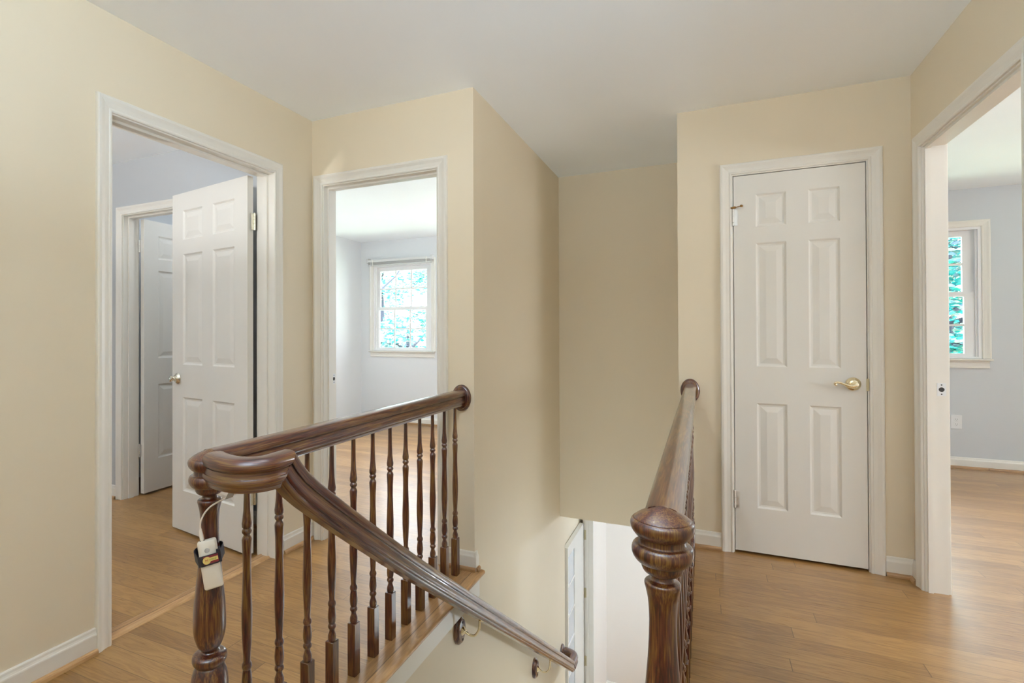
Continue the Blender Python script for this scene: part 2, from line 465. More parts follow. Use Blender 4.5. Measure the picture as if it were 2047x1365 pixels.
# lower floor
b = MB()
b.box(-.958, 1.6, 5.95, 6.05, LZ, DZ); b.box(1.5, 1.6, 4.4, 5.95, LZ, DZ); b.box(EX + WT, 1.5, DY, DY + WT, LZ, DZ)
struct(b.build('wall_lower_hall', M['lower']), 'cream wall of the lower hall beyond the stairs', 'wall')
b = MB(); b.box(-1.040, -.958, 5.135, 5.95, LZ, DZ)
struct(b.build('wall_lower_stub', M['lower']), 'short cream wall end beside the glazed door downstairs', 'wall')

# ceilings and floors
b = MB(); b.box(-5.1, 4.7, -1.9, RY + .14, H, H + .12)
struct(b.build('ceiling', M['ceil']), 'white painted ceiling over the hall and rooms', 'ceiling')
b = MB()
b.box(-1.75, 1.6, DY + WT, 6.05, DZ, DZ + .02); b.box(EX + WT, 1.6, .75, DY + WT, DZ, DZ + .02)
struct(b.build('ceiling_lower', M['ceil']), 'white ceiling of the lower hall', 'ceiling')
FT = .022
NOSE = -1.002                       # edge of the floor over the stairs, left
NR = -.165                          # right edge of the stair opening
b = MB()
b.box(-5.0, NOSE - .105, -1.9, BY + .30, -FT, 0)
b.box(-5.0, CX - .02, BY + .30, RY, -FT, 0)
b.box(NR + .09, 4.6, -1.9, RY, -FT, 0)
b.box(NOSE - .105, NR + .09, -1.9, .93, -FT, 0)
struct(b.build('floor', M['oak'], loc=(0, 0, 0)), 'honey oak strip floor of the hall and rooms', 'floor')
b = MB()
b.box(-5.0, CX - .02, -1.9, RY, -.25, -FT - .001); b.box(EX + .02, 4.6, -1.9, RY, -.25, -FT - .001); b.box(CX - .02, EX + .02, -1.9, .90, -.25, -FT - .001)
struct(b.build('floor_base', M['lower']), 'cream underside of the upper floor', 'floor')
b = MB(); b.box(-1.75, 1.6, .6, 6.05, LZ - .1, LZ)
struct(b.build('floor_lower', M['oak']), 'oak floor of the lower hall', 'floor')

# stair opening edge: rounded oak nosing boards and white fascia below
def nosing(name, x0, x1, y0, y1, side, m, label):
    b = MB(); n = 8; r = FT / 2
    pr = [(x0, 0.0005)] if side > 0 else [(x1, 0.0005)]
    pts = []
    if side > 0:
        pts = [(x0, .0005), (x1 - r, .0005)] + [(x1 - r + r * math.sin(a), -r + .0005 + r * math.cos(a)) for a in [PI * k / n for k in range(1, n)]] + [(x1 - r, -FT), (x0, -FT)]
    else:
        pts = [(x1, .0005), (x0 + r, .0005)] + [(x0 + r - r * math.sin(a), -r + .0005 + r * math.cos(a)) for a in [PI * k / n for k in range(1, n)]] + [(x0 + r, -FT), (x1, -FT)]
    k = len(pts)
    vs = [(x, y0, z) for x, z in pts] + [(x, y1, z) for x, z in pts]
    fs = [(i, (i + 1) % k, k + (i + 1) % k, k + i) for i in range(k)] + [tuple(range(k)), tuple(range(2 * k - 1, k - 1, -1))]
    b.add(vs, fs, 0, True)
    return struct(b.build(name, m, angle=30), label, 'trim')
o = nosing('trim_1', NOSE - .105, NOSE, .93, BY + .026, 1, M['oakpiece'], 'oak edge board under the left railing')
f = MB(); f.box(CX, -1.022, .93, BY - .002, -.118, -FT - .001); f.build('fascia_board', M['trim'], o)
o = nosing('trim_2', NR, NR + .09, .93, EY - .002, -1, M['oakpiece'], 'oak edge board under the right railing')
f = MB(); f.box(EX - .014, EX, .93, EY - .002, -.118, -FT - .001); f.build('fascia_board', M['trim'], o)

# ---------------------------------------------------------------- casings, jambs
CPROF = [(0, 0), (0, .009), (.004, .0115), (.009, .0115), (.013, .009), (.030, .0125), (.040, .0165), (.044, .0182), (.053, .0182), (.057, .015), (.0585, .010), (.0585, 0)]
def casing_mesh(b, a0, a1, h, plane, axis, out, z0=0.0, mi=0, prof=CPROF):
    """three sided casing round an opening a0..a1; AXIS is the direction along the wall; OUT = +1/-1 normal"""
    n = len(prof); vs = []
    for (a, z, da, dz) in ((a0, z0, -1, 0), (a0, h, -1, 1), (a1, h, 1, 1), (a1, z0, 1, 0)):
        for s, t in prof:
            q = plane + out * t
            vs.append((a + da * s, q, z + dz * s) if axis == 'x' else (q, a + da * s, z + dz * s))
    fs = []
    for k in range(3):
        for i in range(n):
            j = (i + 1) % n
            fs.append((k * n + i, k * n + j, (k + 1) * n + j, (k + 1) * n + i))
    fs.append(tuple(range(n))); fs.append(tuple(3 * n + i for i in range(n - 1, -1, -1)))
    b.add(vs, fs, mi)
REV = .006
def doorway(name, a, axis, p0, p1, label, sides=(1, 1), stop=None, strike=None, mt='trim'):
    """casing on both wall faces (p0<p1), jamb lining with door stop"""
    b = MB()
    if sides[0]: casing_mesh(b, a[0] - REV, a[1] + REV, OH + REV, p0, axis, -1)
    if sides[1]: casing_mesh(b, a[0] - REV, a[1] + (REV if name != 'trim_3' else 0), OH + REV, p1, axis, 1)
    o = struct(b.build(name, M[mt]), label, 'door trim')
    j = MB()
    def bx(a0, a1, q0, q1, z0, z1):
        if axis == 'x': j.box(a0, a1, q0, q1, z0, z1)
        else: j.box(q0, q1, a0, a1, z0, z1)
    bx(a[0] - JT, a[0], p0, p1, 0, OH + JT); bx(a[1], a[1] + JT, p0, p1, 0, OH + JT); bx(a[0], a[1], p0, p1, OH, OH + JT)
    j.build('jamb', M[mt], o)
    if stop:
        k = MB(); s0, s1 = stop; t = .011
        if axis == 'x':
            k.box(a[0], a[0] + t, s0, s1, 0, OH); k.box(a[1] - t, a[1], s0, s1, 0, OH); k.box(a[0] + t, a[1] - t, s0, s1, OH - t, OH)
        else:
            k.box(s0, s1, a[0], a[0] + t, 0, OH); k.box(s0, s1, a[1] - t, a[1], 0, OH); k.box(s0, s1, a[0] + t, a[1] - t, OH - t, OH)
        k.build('door_stop', M[mt], o)
    return o

t_left = doorway('trim_3', D1, 'y', AX - WT, AX, 'cream casing around the left doorway', stop=(AX - .072, AX - .036))
t_end = doorway('trim_4', D2, 'x', BY, BY + WT, 'cream casing around the middle doorway to the bright bedroom', stop=(BY + .036, BY + .072))
t_far = doorway('trim_5', D3, 'x', BY, BY + WT, 'white casing of the second doorway seen through the left room', stop=(BY + .036, BY + .072))
t_clo = doorway('trim_6', D5, 'x', EY, EY + WT, 'cream casing around the closed six panel door', stop=(EY + .039, EY + .07))
t_rgt = doorway('trim_7', D4, 'y', FX, FX + WR, 'white casing around the right doorway', stop=(FX + .010, FX + .028))
bk = MB(); bk.box(D5[0] - JT, D5[1] + JT, EY + .32, EY + .40, 0, OH + .1); bk.box(D5[0] - .1, D5[0] - JT, EY + WT, EY + .4, 0, OH + .1); bk.box(D5[1] + JT, D5[1] + .1, EY + WT, EY + .4, 0, OH + .1)
struct(bk.build('wall_closet_inside', M['grey']), 'unlit inside of the closet behind the closed door', 'wall')

def strike(parent, c, axis, n):
    """plate on a jamb face; AXIS = horizontal direction of the plate, N = its outward normal sign on the other axis"""
    b = MB(); w, h, t = .032, .058, .0015
    if axis == 'y':   # jamb face normal is x
        b.box(min(c[0], c[0] + n * t), max(c[0], c[0] + n * t), c[1] - w / 2, c[1] + w / 2, c[2] - h / 2, c[2] + h / 2, 0)
    else:
        b.box(c[0] - w / 2, c[0] + w / 2, min(c[1], c[1] + n * t), max(c[1], c[1] + n * t), c[2] - h / 2, c[2] + h / 2, 0)
    p = b.build('strike_plate', M['plug'], parent)
    q = MB()
    ax = Matrix.Rotation(PI / 2, 4, 'Y') if axis == 'y' else Matrix.Rotation(PI / 2, 4, 'X')
    for dz, r in ((0, .0105), (.021, .003), (-.021, .003)):
        X = Matrix.Translation((c[0] + (n * t if axis == 'y' else 0), c[1] + (n * t if axis == 'x' else 0), c[2] + dz)) @ ax
        q.lathe([(r, -.0006), (r, .0006)], n=16, X=X, sm=False)
    q.build('latch_hole', M['dark'], p)
strike(t_end, (D2[0] + .0005, BY + .092, .925), 'y', 1)
strike(t_rgt, (FX + .064, D4[1] - .0005, .931), 'x', -1)
b = MB(); b.box(D5[1] - .006, D5[1] + .006, EY - .0005, EY + .0035, .90, .962)
b.build('latch_plate', M['olive'], t_clo)

# floor strip at the left doorway
b = MB()
pr = [(-2.172, 0), (-2.172, .006), (-2.160, .010), (-2.112, .010), (-2.098, .0045), (-2.094, 0)]
n = len(pr); y0, y1 = D1[0] + .002, D1[1] - .002
b.add([(x, y0, z) for x, z in pr] + [(x, y1, z) for x, z in pr], [(i, (i + 1) % n, n + (i + 1) % n, n + i) for i in range(n)] + [tuple(range(n)), tuple(range(2 * n - 1, n - 1, -1))])
tag(b.build('floor_threshold', M['oakpiece']), 'light oak threshold strip across the left doorway', 'threshold')

# ---------------------------------------------------------------- baseboards with oak shoe moulding
BPROF = [(0, 0), (0, .095), (.005, .095), (.0075, .091), (.0085, .083), (.0105, .077), (.0125, .074), (.0135, .070), (.0135, 0)]
SPROF = [(0, 0), (0, .020), (.004, .0195), (.0085, .0165), (.0115, .011), (.0125, 0)]
def run(b, prof, p, q, out, z0=0.0, mi=0):
    """profile (thickness, height) extruded from p to q, OUT = 2D normal"""
    n = len(prof); vs = []
    for c in (p, q):
        for t, z in prof: vs.append((c[0] + out[0] * t, c[1] + out[1] * t, z0 + z))
    fs = [(i, (i + 1) % n, n + (i + 1) % n, n + i) for i in range(n)] + [tuple(range(n)), tuple(range(2 * n - 1, n - 1, -1))]
    b.add(vs, fs, mi)
def baseboard(name, runs, label, z0=0.0, shoe=True):
    b = MB()
    for p, q, o in runs: run(b, BPROF, p, q, o, z0)
    o_ = struct(b.build(name, M['trim']), label, 'baseboard')
    if shoe:
        s = MB()
        for p, q, o in runs:
            e = .0135
            run(s, SPROF, (p[0] + o[0] * e, p[1] + o[1] * e), (q[0] + o[0] * e, q[1] + o[1] * e), o, z0)
        s.build('shoe_moulding', M['oakpiecex'] if abs(runs[0][2][1]) > .5 else M['oakpiece'], o_)
    return o_
CW = .0585 + REV
baseboard('baseboard_left', [((AX, YN), (AX, D1[0] - CW), (1, 0)), ((AX, D1[1] + CW), (AX, BY), (1, 0))], 'white baseboard along the left hall wall')
baseboard('baseboard_hall_end', [((D2[1] + CW, BY), (CX + .0122, BY), (0, -1)), ((CX, BY - .0123), (CX, BY + .024), (1, 0))], 'short white baseboard wrapping the outer corner under the left rail end')
baseboard('baseboard_closet', [((EX, EY), (D5[0] - CW, EY), (0, -1)), ((D5[1] + CW, EY), (FX, EY), (0, -1))], 'white baseboard on both sides of the closed door')
baseboard('baseboard_right', [((FX, YN), (FX, D4[0] - CW), (-1, 0)), ((FX, D4[1] + CW), (FX, EY), (-1, 0))], 'white baseboard along the right hall wall')
baseboard('baseboard_bedroom', [((-4.259, RY), (CX - WT, RY), (0, -1))], 'white baseboard under the gridded bedroom window')
baseboard('baseboard_right_room', [((FX + WR, RY), (4.6, RY), (0, -1))], 'white baseboard under the window and outlet of the right room')
baseboard('baseboard_left_room', [((-5.0, BY), (D3[0] - CW, BY), (0, -1)), ((D3[1] + CW, BY), (AX - WT, BY), (0, -1))], 'white baseboard in the left room')
baseboard('baseboard_lower_hall', [((-.958, 5.95), (1.5, 5.95), (0, -1)), ((-.958, 5.15), (-.958, 5.95), (1, 0))], 'white baseboard of the lower hall', LZ, False)

# ---------------------------------------------------------------- six panel doors
def panel_leaf(b, w, h, t, cols, rows, X, z0):
    """door leaf: hinge edge at local x=0, front at y=0 (faces -y), back at y=t"""
    xs = sorted({0, w, *[c for p in cols for c in p]}); zs = sorted({z0, z0 + h, *[c for p in rows for c in p]})
    rings = [(0, 0), (.009, .0075), (.017, .0085), (.046, .0025)]
    for yy, sg in ((0.0, 1), (t, -1)):
        for xa, xb in zip(xs, xs[1:]):
            for za, zb in zip(zs, zs[1:]):
                if (xa, xb) in cols and (za, zb) in rows:
                    vs = []
                    for s, d in rings:
                        y = yy + sg * d
                        vs += [(xa + s, y, za + s), (xb - s, y, za + s), (xb - s, y, zb - s), (xa + s, y, zb - s)]
                    fs = []
                    for k in range(len(rings) - 1):
                        for i in range(4):
                            j = (i + 1) % 4
                            fs.append((k * 4 + i, k * 4 + j, k * 4 + 4 + j, k * 4 + 4 + i))
                    k = (len(rings) - 1) * 4
                    fs.append((k, k + 1, k + 2, k + 3))
                    b.add(vs, fs, 0, False, X)
                else:
                    b.add([(xa, yy, za), (xb, yy, za), (xb, yy, zb), (xa, yy, zb)], [(0, 1, 2, 3)], 0, False, X)
    e = 1e-5
    for q in ([(0, 0, z0), (0, t, z0), (0, t, z0 + h), (0, 0, z0 + h)], [(w, 0, z0), (w, t, z0), (w, t, z0 + h), (w, 0, z0 + h)],
              [(0, 0, z0), (w, 0, z0), (w, t, z0), (0, t, z0)], [(0, 0, z0 + h), (w, 0, z0 + h), (w, t, z0 + h), (0, t, z0 + h)]):
        b.add(q, [(0, 1, 2, 3)], 0, False, X)
ROWS = [(.252, .814), (1.010, 1.674), (1.760, 1.937)]

def lever(parent, X, m, flip=1, short=False):
    """round rose and scroll lever; local -y points out of the door, lever runs to local -x*flip"""
    b = MB()
    R = X @ Matrix.Rotation(PI / 2, 4, 'X')
    b.lathe([(.0, 0), (.033, .0), (.0335, .003), (.031, .007), (.024, .010), (.021, .014), (.020, .018), (.013, .020), (.0125, .034), (.015, .038), (.016, .044), (.0135, .050), (.0, .052)], n=28, X=R, cap=False)
    f = flip
    L = 1.0 if not short else .55
    pts = [(0, -.043, -.002), (-.012 * f * L, -.047, -.008), (-.028 * f * L, -.050, -.007), (-.045 * f * L, -.051, .000), (-.060 * f * L, -.050, .007), (-.072 * f * L, -.048, .010), (-.081 * f * L, -.046, .0075), (-.084 * f * L, -.045, .001), (-.080 * f * L, -.045, -.004), (-.075 * f * L, -.045, -.002)]
    b.tube(pts, [.0125, .0115, .0085, .0062, .0055, .0056, .0062, .0066, .0062, .004], n=12, X=X)
    return b.build('door_handle', m, parent)

def hinge(parent, x, y, z, m, ang=0.0, name='hinge', h=.089):
    b = MB()
    X = Matrix.Translation((x, y, z)) @ Matrix.Rotation(ang, 4, 'Z')
    kn = h / 5
    for k in range(5):
        b.lathe([(.0058, k * kn + .0006), (.0058, (k + 1) * kn - .0006)], n=14, X=X)
    b.lathe([(.0035, -.003), (.0066, -.001), (.0066, 0)], n=12, X=X); b.lathe([(.0066, h), (.0066, h + .002), (.003, h + .005)], n=12, X=X)
    b.box(-.022, -.004, .0035, .0055, 0, h, 0, X); b.box(.004, .022, .0035, .0055, 0, h, 0, X)
    return b.build(name, m, parent)

# closet door (closed)
def door_group(name, label, loc): return tag(thing(name, label, 'door', loc), None, None, None, 'structure')
dc = door_group('door_1', 'closed white six panel closet door with a brass lever', (D5[0], EY, 0))
b = MB(); w = D5[1] - D5[0] - .007
panel_leaf(b, w, 2.030, .035, [(.105, .245), (.343, .478)], ROWS, Matrix.Translation((D5[0] + .0035, EY + .002, 0)), .014)
b.build('door_leaf', M['door'], dc)
lever(dc, Matrix.Translation((.678, EY + .002, .933)), M['brass'])
for z in (.245, 1.775): hinge(dc, D5[0] + .001, EY - .0065, z, M['pewter'])
b = MB(); hx, hy, hz = D5[0] + .001, EY - .0065, 1.872
b.tube([(hx - .012, hy - .004, hz), (hx + .002, hy - .006, hz), (hx + .012, hy - .010, hz)], [.0045, .0062, .0062], 10)
b.tube([(hx + .010, hy - .009, hz), (hx + .022, hy - .020, hz), (hx + .036, hy - .034, hz)], .0026, 8)
b.lathe([(.0, -.007), (.006, -.006), (.0065, .004), (.004, .007), (0, .007)], n=12, X=Matrix.Translation((hx + .038, hy - .036, hz)) @ Matrix.Rotation(PI / 2, 4, 'X') @ Matrix.Rotation(-.8, 4, 'Y'), cap=False)
b.build('hinge_stop', M['oldbrass'], dc)

# door of the left doorway (open into the left room)
HX, HY = AX - WT - .005, 2.186
th = math.radians(9.3)
X1 = Matrix.Translation((HX, HY, 0)) @ Matrix.Rotation(PI - th, 4, 'Z')     # local x runs from hinge to free edge
d1 = door_group('door_2', 'white six panel door standing open inside the left doorway', (HX, HY, 0))
b = MB(); w1 = .755
X1l = X1 @ Matrix.Translation((.006, .006, 0))
panel_leaf(b, w1, 2.030, .035, [(.118, .325), (.430, .637)], ROWS, X1l, .014)
b.build('door_leaf', M['door'], d1)
# the face towards the camera is local +y (back, y=t)
Xh = X1l @ Matrix.Translation((w1 - .062, .035, .925)) @ Matrix.Rotation(PI, 4, 'Z')
lever(d1, Xh, M['nickel'], -1, True)
for z in (.275, 1.755): hinge(d1, HX + .002, HY - .002, z, M['nickel'], PI / 2)

# door beyond the second doorway
HX3, HY3 = D3[0] + .004, BY + WT + .006
X3 = Matrix.Translation((HX3, HY3, 0)) @ Matrix.Rotation(PI / 2 - math.radians(-2), 4, 'Z')
d3 = door_group('door_3', 'white panel door ajar beyond the second doorway of the left room', (HX3, HY3, 0))
b = MB()
panel_leaf(b, .74, 2.030, .035, [(.118, .320), (.425, .627)], ROWS, X3 @ Matrix.Translation((.006, -.041, 0)), .014)
b.build('door_leaf', M['door'], d3)
for z in (.285, 1.80): hinge(d3, HX3 + .004, HY3 - .004, z, M['pewter'], .4)

# glazed door downstairs
d4 = door_group('door_4', 'white glazed door with small panes open at the bottom of the stairs', (-1.04, 5.11, LZ))
b = MB(); y0, y1, zt = 4.462, 5.110, LZ + 2.03
px0, px1 = -1.062, -1.027
rows4 = [(zt - .085 - .250 * (k + 1) + .014, zt - .085 - .250 * k) for k in range(7)]
gy0, gy1 = y0 + .020, y0 + .252
b.box(px0, px1, y0, gy0, LZ + .012, zt); b.box(px0, px1, gy1, y1, LZ + .012, zt)
zz = [LZ + .012] + [c for r in reversed(rows4) for c in r] + [zt]
for k in range(0, len(zz), 2): b.box(px0, px1, gy0, gy1, zz[k], zz[k + 1])
b.build('door_leaf', M['door'], d4)
for r in rows4:
    g = MB(); g.box(px0 + .008, px1 - .006, gy0, gy1, r[0], r[1]); g.build('pane', M['frost'], d4)
for z in (LZ + .70, LZ + 1.335, LZ + 1.965 - .09):
    h_ = MB(); h_.lathe([(.006, 0), (.006, .089)], (px1 + .004, 5.115, z), 12); h_.box(px1 + .002, px1 + .034, 5.118, 5.121, z, z + .089)
    h_.build('hinge', M['olive'], d4)
b = MB()
b.box(-1.026, -.940, 5.122, 5.1345, LZ, DZ)
b.box(-1.005, -.985, 5.116, 5.122, LZ, DZ); b.box(-.962, -.940, 5.114, 5.122, LZ, DZ)
struct(b.build('trim_8', M['trim']), 'white jamb casing beside the glazed door downstairs', 'door trim')

# ---------------------------------------------------------------- windows
def window(name, x0, x1, label, blind=False):
    yw = RY
    root = tag(thing(name, label, 'window', ((x0 + x1) / 2, yw, WZ[0])), None, None, None, 'structure')
    c = MB()
    casing_mesh(c, x0, x1, WZ[1], yw, 'x', -1, WZ[0])
    c.build('window_casing', M['trim'], root)
    f = MB()  # frame lining the opening
    f.box(x0, x0 + .022, yw - .0, yw + .13, WZ[0], WZ[1]); f.box(x1 - .022, x1, yw, yw + .13, WZ[0], WZ[1]); f.box(x0 + .022, x1 - .022, yw, yw + .13, WZ[1] - .022, WZ[1])
    f.box(x0 + .022, x1 - .022, yw, yw + .13, WZ[0] - .004, WZ[0] + .016)
    f.box(x0 + .022, x0 + .034, yw + .02, yw + .032, WZ[0] + .016, WZ[1] - .022); f.box(x1 - .034, x1 - .022, yw + .02, yw + .032, WZ[0] + .016, WZ[1] - .022)
    f.build('window_frame', M['vinyl'], root)
    st = MB()
    st.bevbox(x0 - .060, x1 + .060, yw - .048, yw, WZ[0] - .018, WZ[0] - .002, .004)
    st.build('window_sill', M['trim'], root)
    ap = MB()
    prf = [(0, -.018), (.014, -.018), (.016, -.030), (.012, -.038), (.012, -.062), (.015, -.068), (.015, -.082), (0, -.082)]
    n = len(prf)
    ap.add([(x0 - .045 - .0, yw - t, WZ[0] + z) for t, z in prf] + [(x1 + .045, yw - t, WZ[0] + z) for t, z in prf], [(i, (i + 1) % n, n + (i + 1) % n, n + i) for i in range(n)] + [tuple(range(n)), tuple(range(2 * n - 1, n - 1, -1))])
    ap.build('apron', M['trim'], root)
    gx0, gx1 = x0 + .066, x1 - .116 if False else x1 - .106
    gx0, gx1 = x0 + .064, x1 - .104 if name == 'window_1' else x1 - .104
    if name != 'window_1': gx0 = x0 + .104
    gx0 = x0 + .064 if name == 'window_1' else gx0
    mx = (gx0 + gx1) / 2
    for (nm, z0, z1, yy, lo, hi) in (('upper_sash', 1.546, 2.034, yw + .066, .036, .049), ('lower_sash', 1.000, 1.500, yw + .034, .026, .040)):
        s = MB(); a0, a1 = x0 + .022, x1 - .022
        s.box(a0, gx0, yy, yy + .03, z0 - lo, z1 + hi); s.box(gx1, a1, yy, yy + .03, z0 - lo, z1 + hi)
        s.box(gx0, gx1, yy, yy + .03, z0 - lo, z0); s.box(gx0, gx1, yy, yy + .03, z1, z1 + hi)
        sash = s.build(nm, M['vinyl'], root)
        u = MB(); t = .0095
        for k in (1, 2):
            x = gx0 + (gx1 - gx0) * k / 3
            u.box(x - t, x + t, yy + .011, yy + .019, z0, z1)
        zc = (z0 + z1) / 2
        u.box(gx0, gx1, yy + .0112, yy + .0188, zc - t, zc + t)
        u.build('muntin', M['vinyl'], sash)
        g = MB(); g.box(gx0, gx1, yy + .013, yy + .017, z0, z1); g.build('pane', M['glass'], sash)
    if blind:
        k = MB(); k.box(x1 - .080, x1 - .055, yw + .004, yw + .030, WZ[0] + .010, WZ[0] + .020); k.build('sash_lift', M['vinyl'], root)
    return root
window('window_1', *W1, 'white gridded double hung window with a raised blind in the bedroom', True)
window('window_2', *W2, 'white gridded double hung window half hidden by the right doorway')

# raised blind over window_1
bl = thing('window_blind', 'white mini blind drawn up at the top of the bedroom window', 'blind', ((W1[0] + W1[1]) / 2, RY - .045, 2.10))
bx0, bx1 = W1[0] - .060, W1[1] + .030
b = MB(); b.box(bx0, bx1, RY - .068, RY - .020, 2.146, 2.176); b.build('head_rail', M['slat'], bl)
b = MB()
for k in range(12): b.box(bx0 + .012, bx1 - .012, RY - .066, RY - .022, 2.112 + .0028 * k, 2.1135 + .0028 * k)
tag(b.build('slat_stack', M['slat'], bl), None)
b = MB(); b.bevbox(bx0 + .010, bx1 - .010, RY - .067, RY - .021, 2.098, 2.111, .003); b.build('bottom_rail', M['slat'], bl)
for x in (bx0 - .012, bx1 - .014):
    b = MB(); b.box(x, x + .026, RY - .074, RY, 2.138, 2.196); b.build('bracket', M['slat'], bl)
for x in (bx0 + .08, bx1 - .08):
    b = MB(); b.box(x, x + .014, RY - .0695, RY - .0675, 2.098, 2.176); b.build('ladder_tape', M['trim'], bl)
b = MB(); b.tube([(bx0 + .060, RY - .074, 2.15), (bx0 + .056, RY - .070, 1.85), (bx0 + .052, RY - .068, 1.43)], .0035, 8); b.build('tilt_wand', M['vinyl'], bl)

# outlet in the right room
ot = thing('power_outlet', 'white duplex outlet plate on the grey wall of the right room', 'outlet', (2.0, RY, .339))
b = MB(); b.bevbox(1.962, 2.038, RY - .006, RY, .339, .460, .002); b.build('outlet_plate', M['plug'], ot)
for zc in (.378, .420):
    b = MB(); b.lathe([(.0165, 0), (.0165, .0015), (.015, .0025)], n=20, X=Matrix.Translation((2.0, RY - .006, zc)) @ Matrix.Rotation(PI / 2, 4, 'X'), sm=False)
    s = b.build('socket', M['plug'], ot)
    q = MB()
    for dx in (-.006, .006): q.box(2.0 + dx - .001, 2.0 + dx + .001, RY - .0088, RY - .0084, zc + .001, zc + .009)
    q.lathe([(.0022, -.0002), (.0022, .0002)], n=10, X=Matrix.Translation((2.0, RY - .0086, zc - .007)) @ Matrix.Rotation(PI / 2, 4, 'X'), sm=False)
    q.build('slot', M['dark'], s)

# ---------------------------------------------------------------- railings
RAILT = .908
def mirror(h): return h + [(-a, b) for a, b in reversed(h) if a > 1e-6]
RP = [(0, 0), (.012, -.0005), (.0205, -.0030), (.0262, -.0085), (.0294, -.0150), (.0302, -.0215), (.0292, -.0272), (.0266, -.0302), (.0226, -.0306), (.0222, -.0336), (.0242, -.0342), (.0246, -.0400), (.0252, -.0470), (.0262, -.0486), (.0278, -.0490), (.0292, -.0530), (.0294, -.0570), (.0286, -.0615), (.0270, -.0640), (.0248, -.0644), (.0246, -.0690), (.0215, -.0730), (.0195, -.0790)]
RPROF = mirror(RP)
NEWEL = [(.036, .300), (.043, .312), (.0435, .332), (.040, .355), (.034, .372), (.032, .376), (.036, .380), (.0398, .386), (.0408, .393), (.0392, .400), (.033, .4045), (.022, .408), (.0195, .412), (.021, .416), (.026, .421), (.030, .429), (.036, .450), (.0382, .476), (.037, .520), (.034, .552), (.028, .610), (.0237, .660), (.0217, .700), (.0214, .730), (.0232, .755), (.0265, .772), (.0284, .780), (.0272, .785), (.020, .788), (.0178, .791), (.0176, .7965), (.024, .7985), (.0295, .8025), (.0325, .808), (.0335, .8135), (.0340, .8165), (.0375, .8172), (.0425, .8212), (.0472, .829), (.0484, .837), (.0466, .8442), (.0425, .8478), (.0375, .8486), (.0366, .853), (.0372, .8592), (.0402, .8600), (.0445, .8645), (.0484, .8705), (.0503, .878), (.0494, .8840), (.0462, .8880), (.0440, .8884), (.0436, .8900), (.036, .8955), (.025, .9015), (.012, .9065), (.004, .9095), (.0, .910)]
BAL = [(.0075, .829), (.0076, .800), (.0080, .760), (.0092, .720), (.0120, .694), (.0134, .686), (.0126, .676), (.0095, .672), (.0120, .668), (.0132, .664), (.0120, .6595), (.0088, .656), (.0085, .653), (.0115, .648), (.0134, .642), (.0130, .634), (.0112, .600), (.0108, .560), (.0122, .510), (.0142, .450), (.0140, .410), (.0118, .360), (.0096, .325), (.0092, .315), (.0120, .310), (.0136, .304), (.0126, .298), (.0102, .294), (.0118, .285), (.0136, .268), (.0138, .258), (.0122, .244), (.0098, .238), (.0124, .234), (.0136, .2295), (.0126, .2245), (.0092, .221), (.0086, .215), (.0105, .208), (.0130, .201), (.0137, .1945), (.0130, .187), (.0112, .182)]
BAL = list(reversed(BAL))

def balusters(parent, x, ys):
    src = None
    for y in ys:
        if src is None:
            b = MB()
            b.lathe(BAL, (x, y, 0), 20)
            b.bevbox(x - .016, x + .016, y - .016, y + .016, 0, .1825, .0015)
            src = b.build('baluster', M['wz'], parent)
            y00 = y
        else:
            c = src.copy(); COL.objects.link(c); c.parent = parent
            c.location = src.location + Vector((0, y - y00, 0))
            WORLD[c.name] = WORLD[src.name]

def rosette(parent, c, rx, rz, t, m, axis='y', name='rosette', out=-1):
    """oval wall plate: thickness T along the wall normal"""
    b = MB()
    prof = [(1.0, 0), (1.0, .35 * t), (.97, .55 * t), (.90, .72 * t), (.84, .78 * t), (.80, .95 * t), (.70, t), (0.0, t)]
    vs, fs, n = [], [], 36
    for r, d in prof:
        for i in range(n):
            a = 2 * PI * i / n
            if axis == 'y': vs.append((c[0] + rx * r * math.cos(a), c[1] + out * d, c[2] + rz * r * math.sin(a)))
            else: vs.append((c[0] + out * d, c[1] + rx * r * math.cos(a), c[2] + rz * r * math.sin(a)))
    for k in range(len(prof) - 1):
        for i in range(n):
            j = (i + 1) % n
            fs.append((k * n + i, k * n + j, k * n + n + j, k * n + n + i))
    fs.append(tuple(range(n)))
    b.add(vs, fs, 0, True)
    return b.build(name, m, parent, angle=35)

def dense(pr, n=3):
    out = []
    for i in range(len(pr) - 1):
        p0, p1, p2, p3 = [Vector((*pr[k], 0)) for k in (max(i - 1, 0), i, i + 1, min(i + 2, len(pr) - 1))]
        for k in range(n):
            t = k / n
            q = .5 * ((2 * p1) + (-p0 + p2) * t + (2 * p0 - 5 * p1 + 4 * p2 - p3) * t * t + (-p0 + 3 * p1 - 3 * p2 + p3) * t ** 3)
            lo, hi = min(p1.y, p2.y), max(p1.y, p2.y)
            out.append((max(0, q.x), min(max(q.y, lo), hi)))
    return out + [pr[-1]]
def newel(parent, x, y):
    b = MB()
    b.lathe(dense(NEWEL), (x, y, 0), 56)
    b.bevbox(x - .0425, x + .0425, y - .0425, y + .0425, 0, .302, .003)
    return b.build('newel_post', M['wz'], parent, angle=38)

LX, LY = -1.117, .963
left = thing('stair_balustrade', 'dark stained oak railing on the left with twelve turned balusters', 'railing', (LX, LY, 0), 'turned oak railings beside the stairwell')
newel(left, LX, LY)
b = MB()
b.sweep(RPROF, [(LX, BY - .004, RAILT), (LX, 2.0, RAILT), (LX, 1.4, RAILT), (LX, LY, RAILT)])
b.build('handrail', M['wr'], left, angle=28)
rosette(left, (LX, BY, .865), .052, .0675, .022, M['wz'])
balusters(left, LX, [1.084 + .1224 * k for k in range(12)])

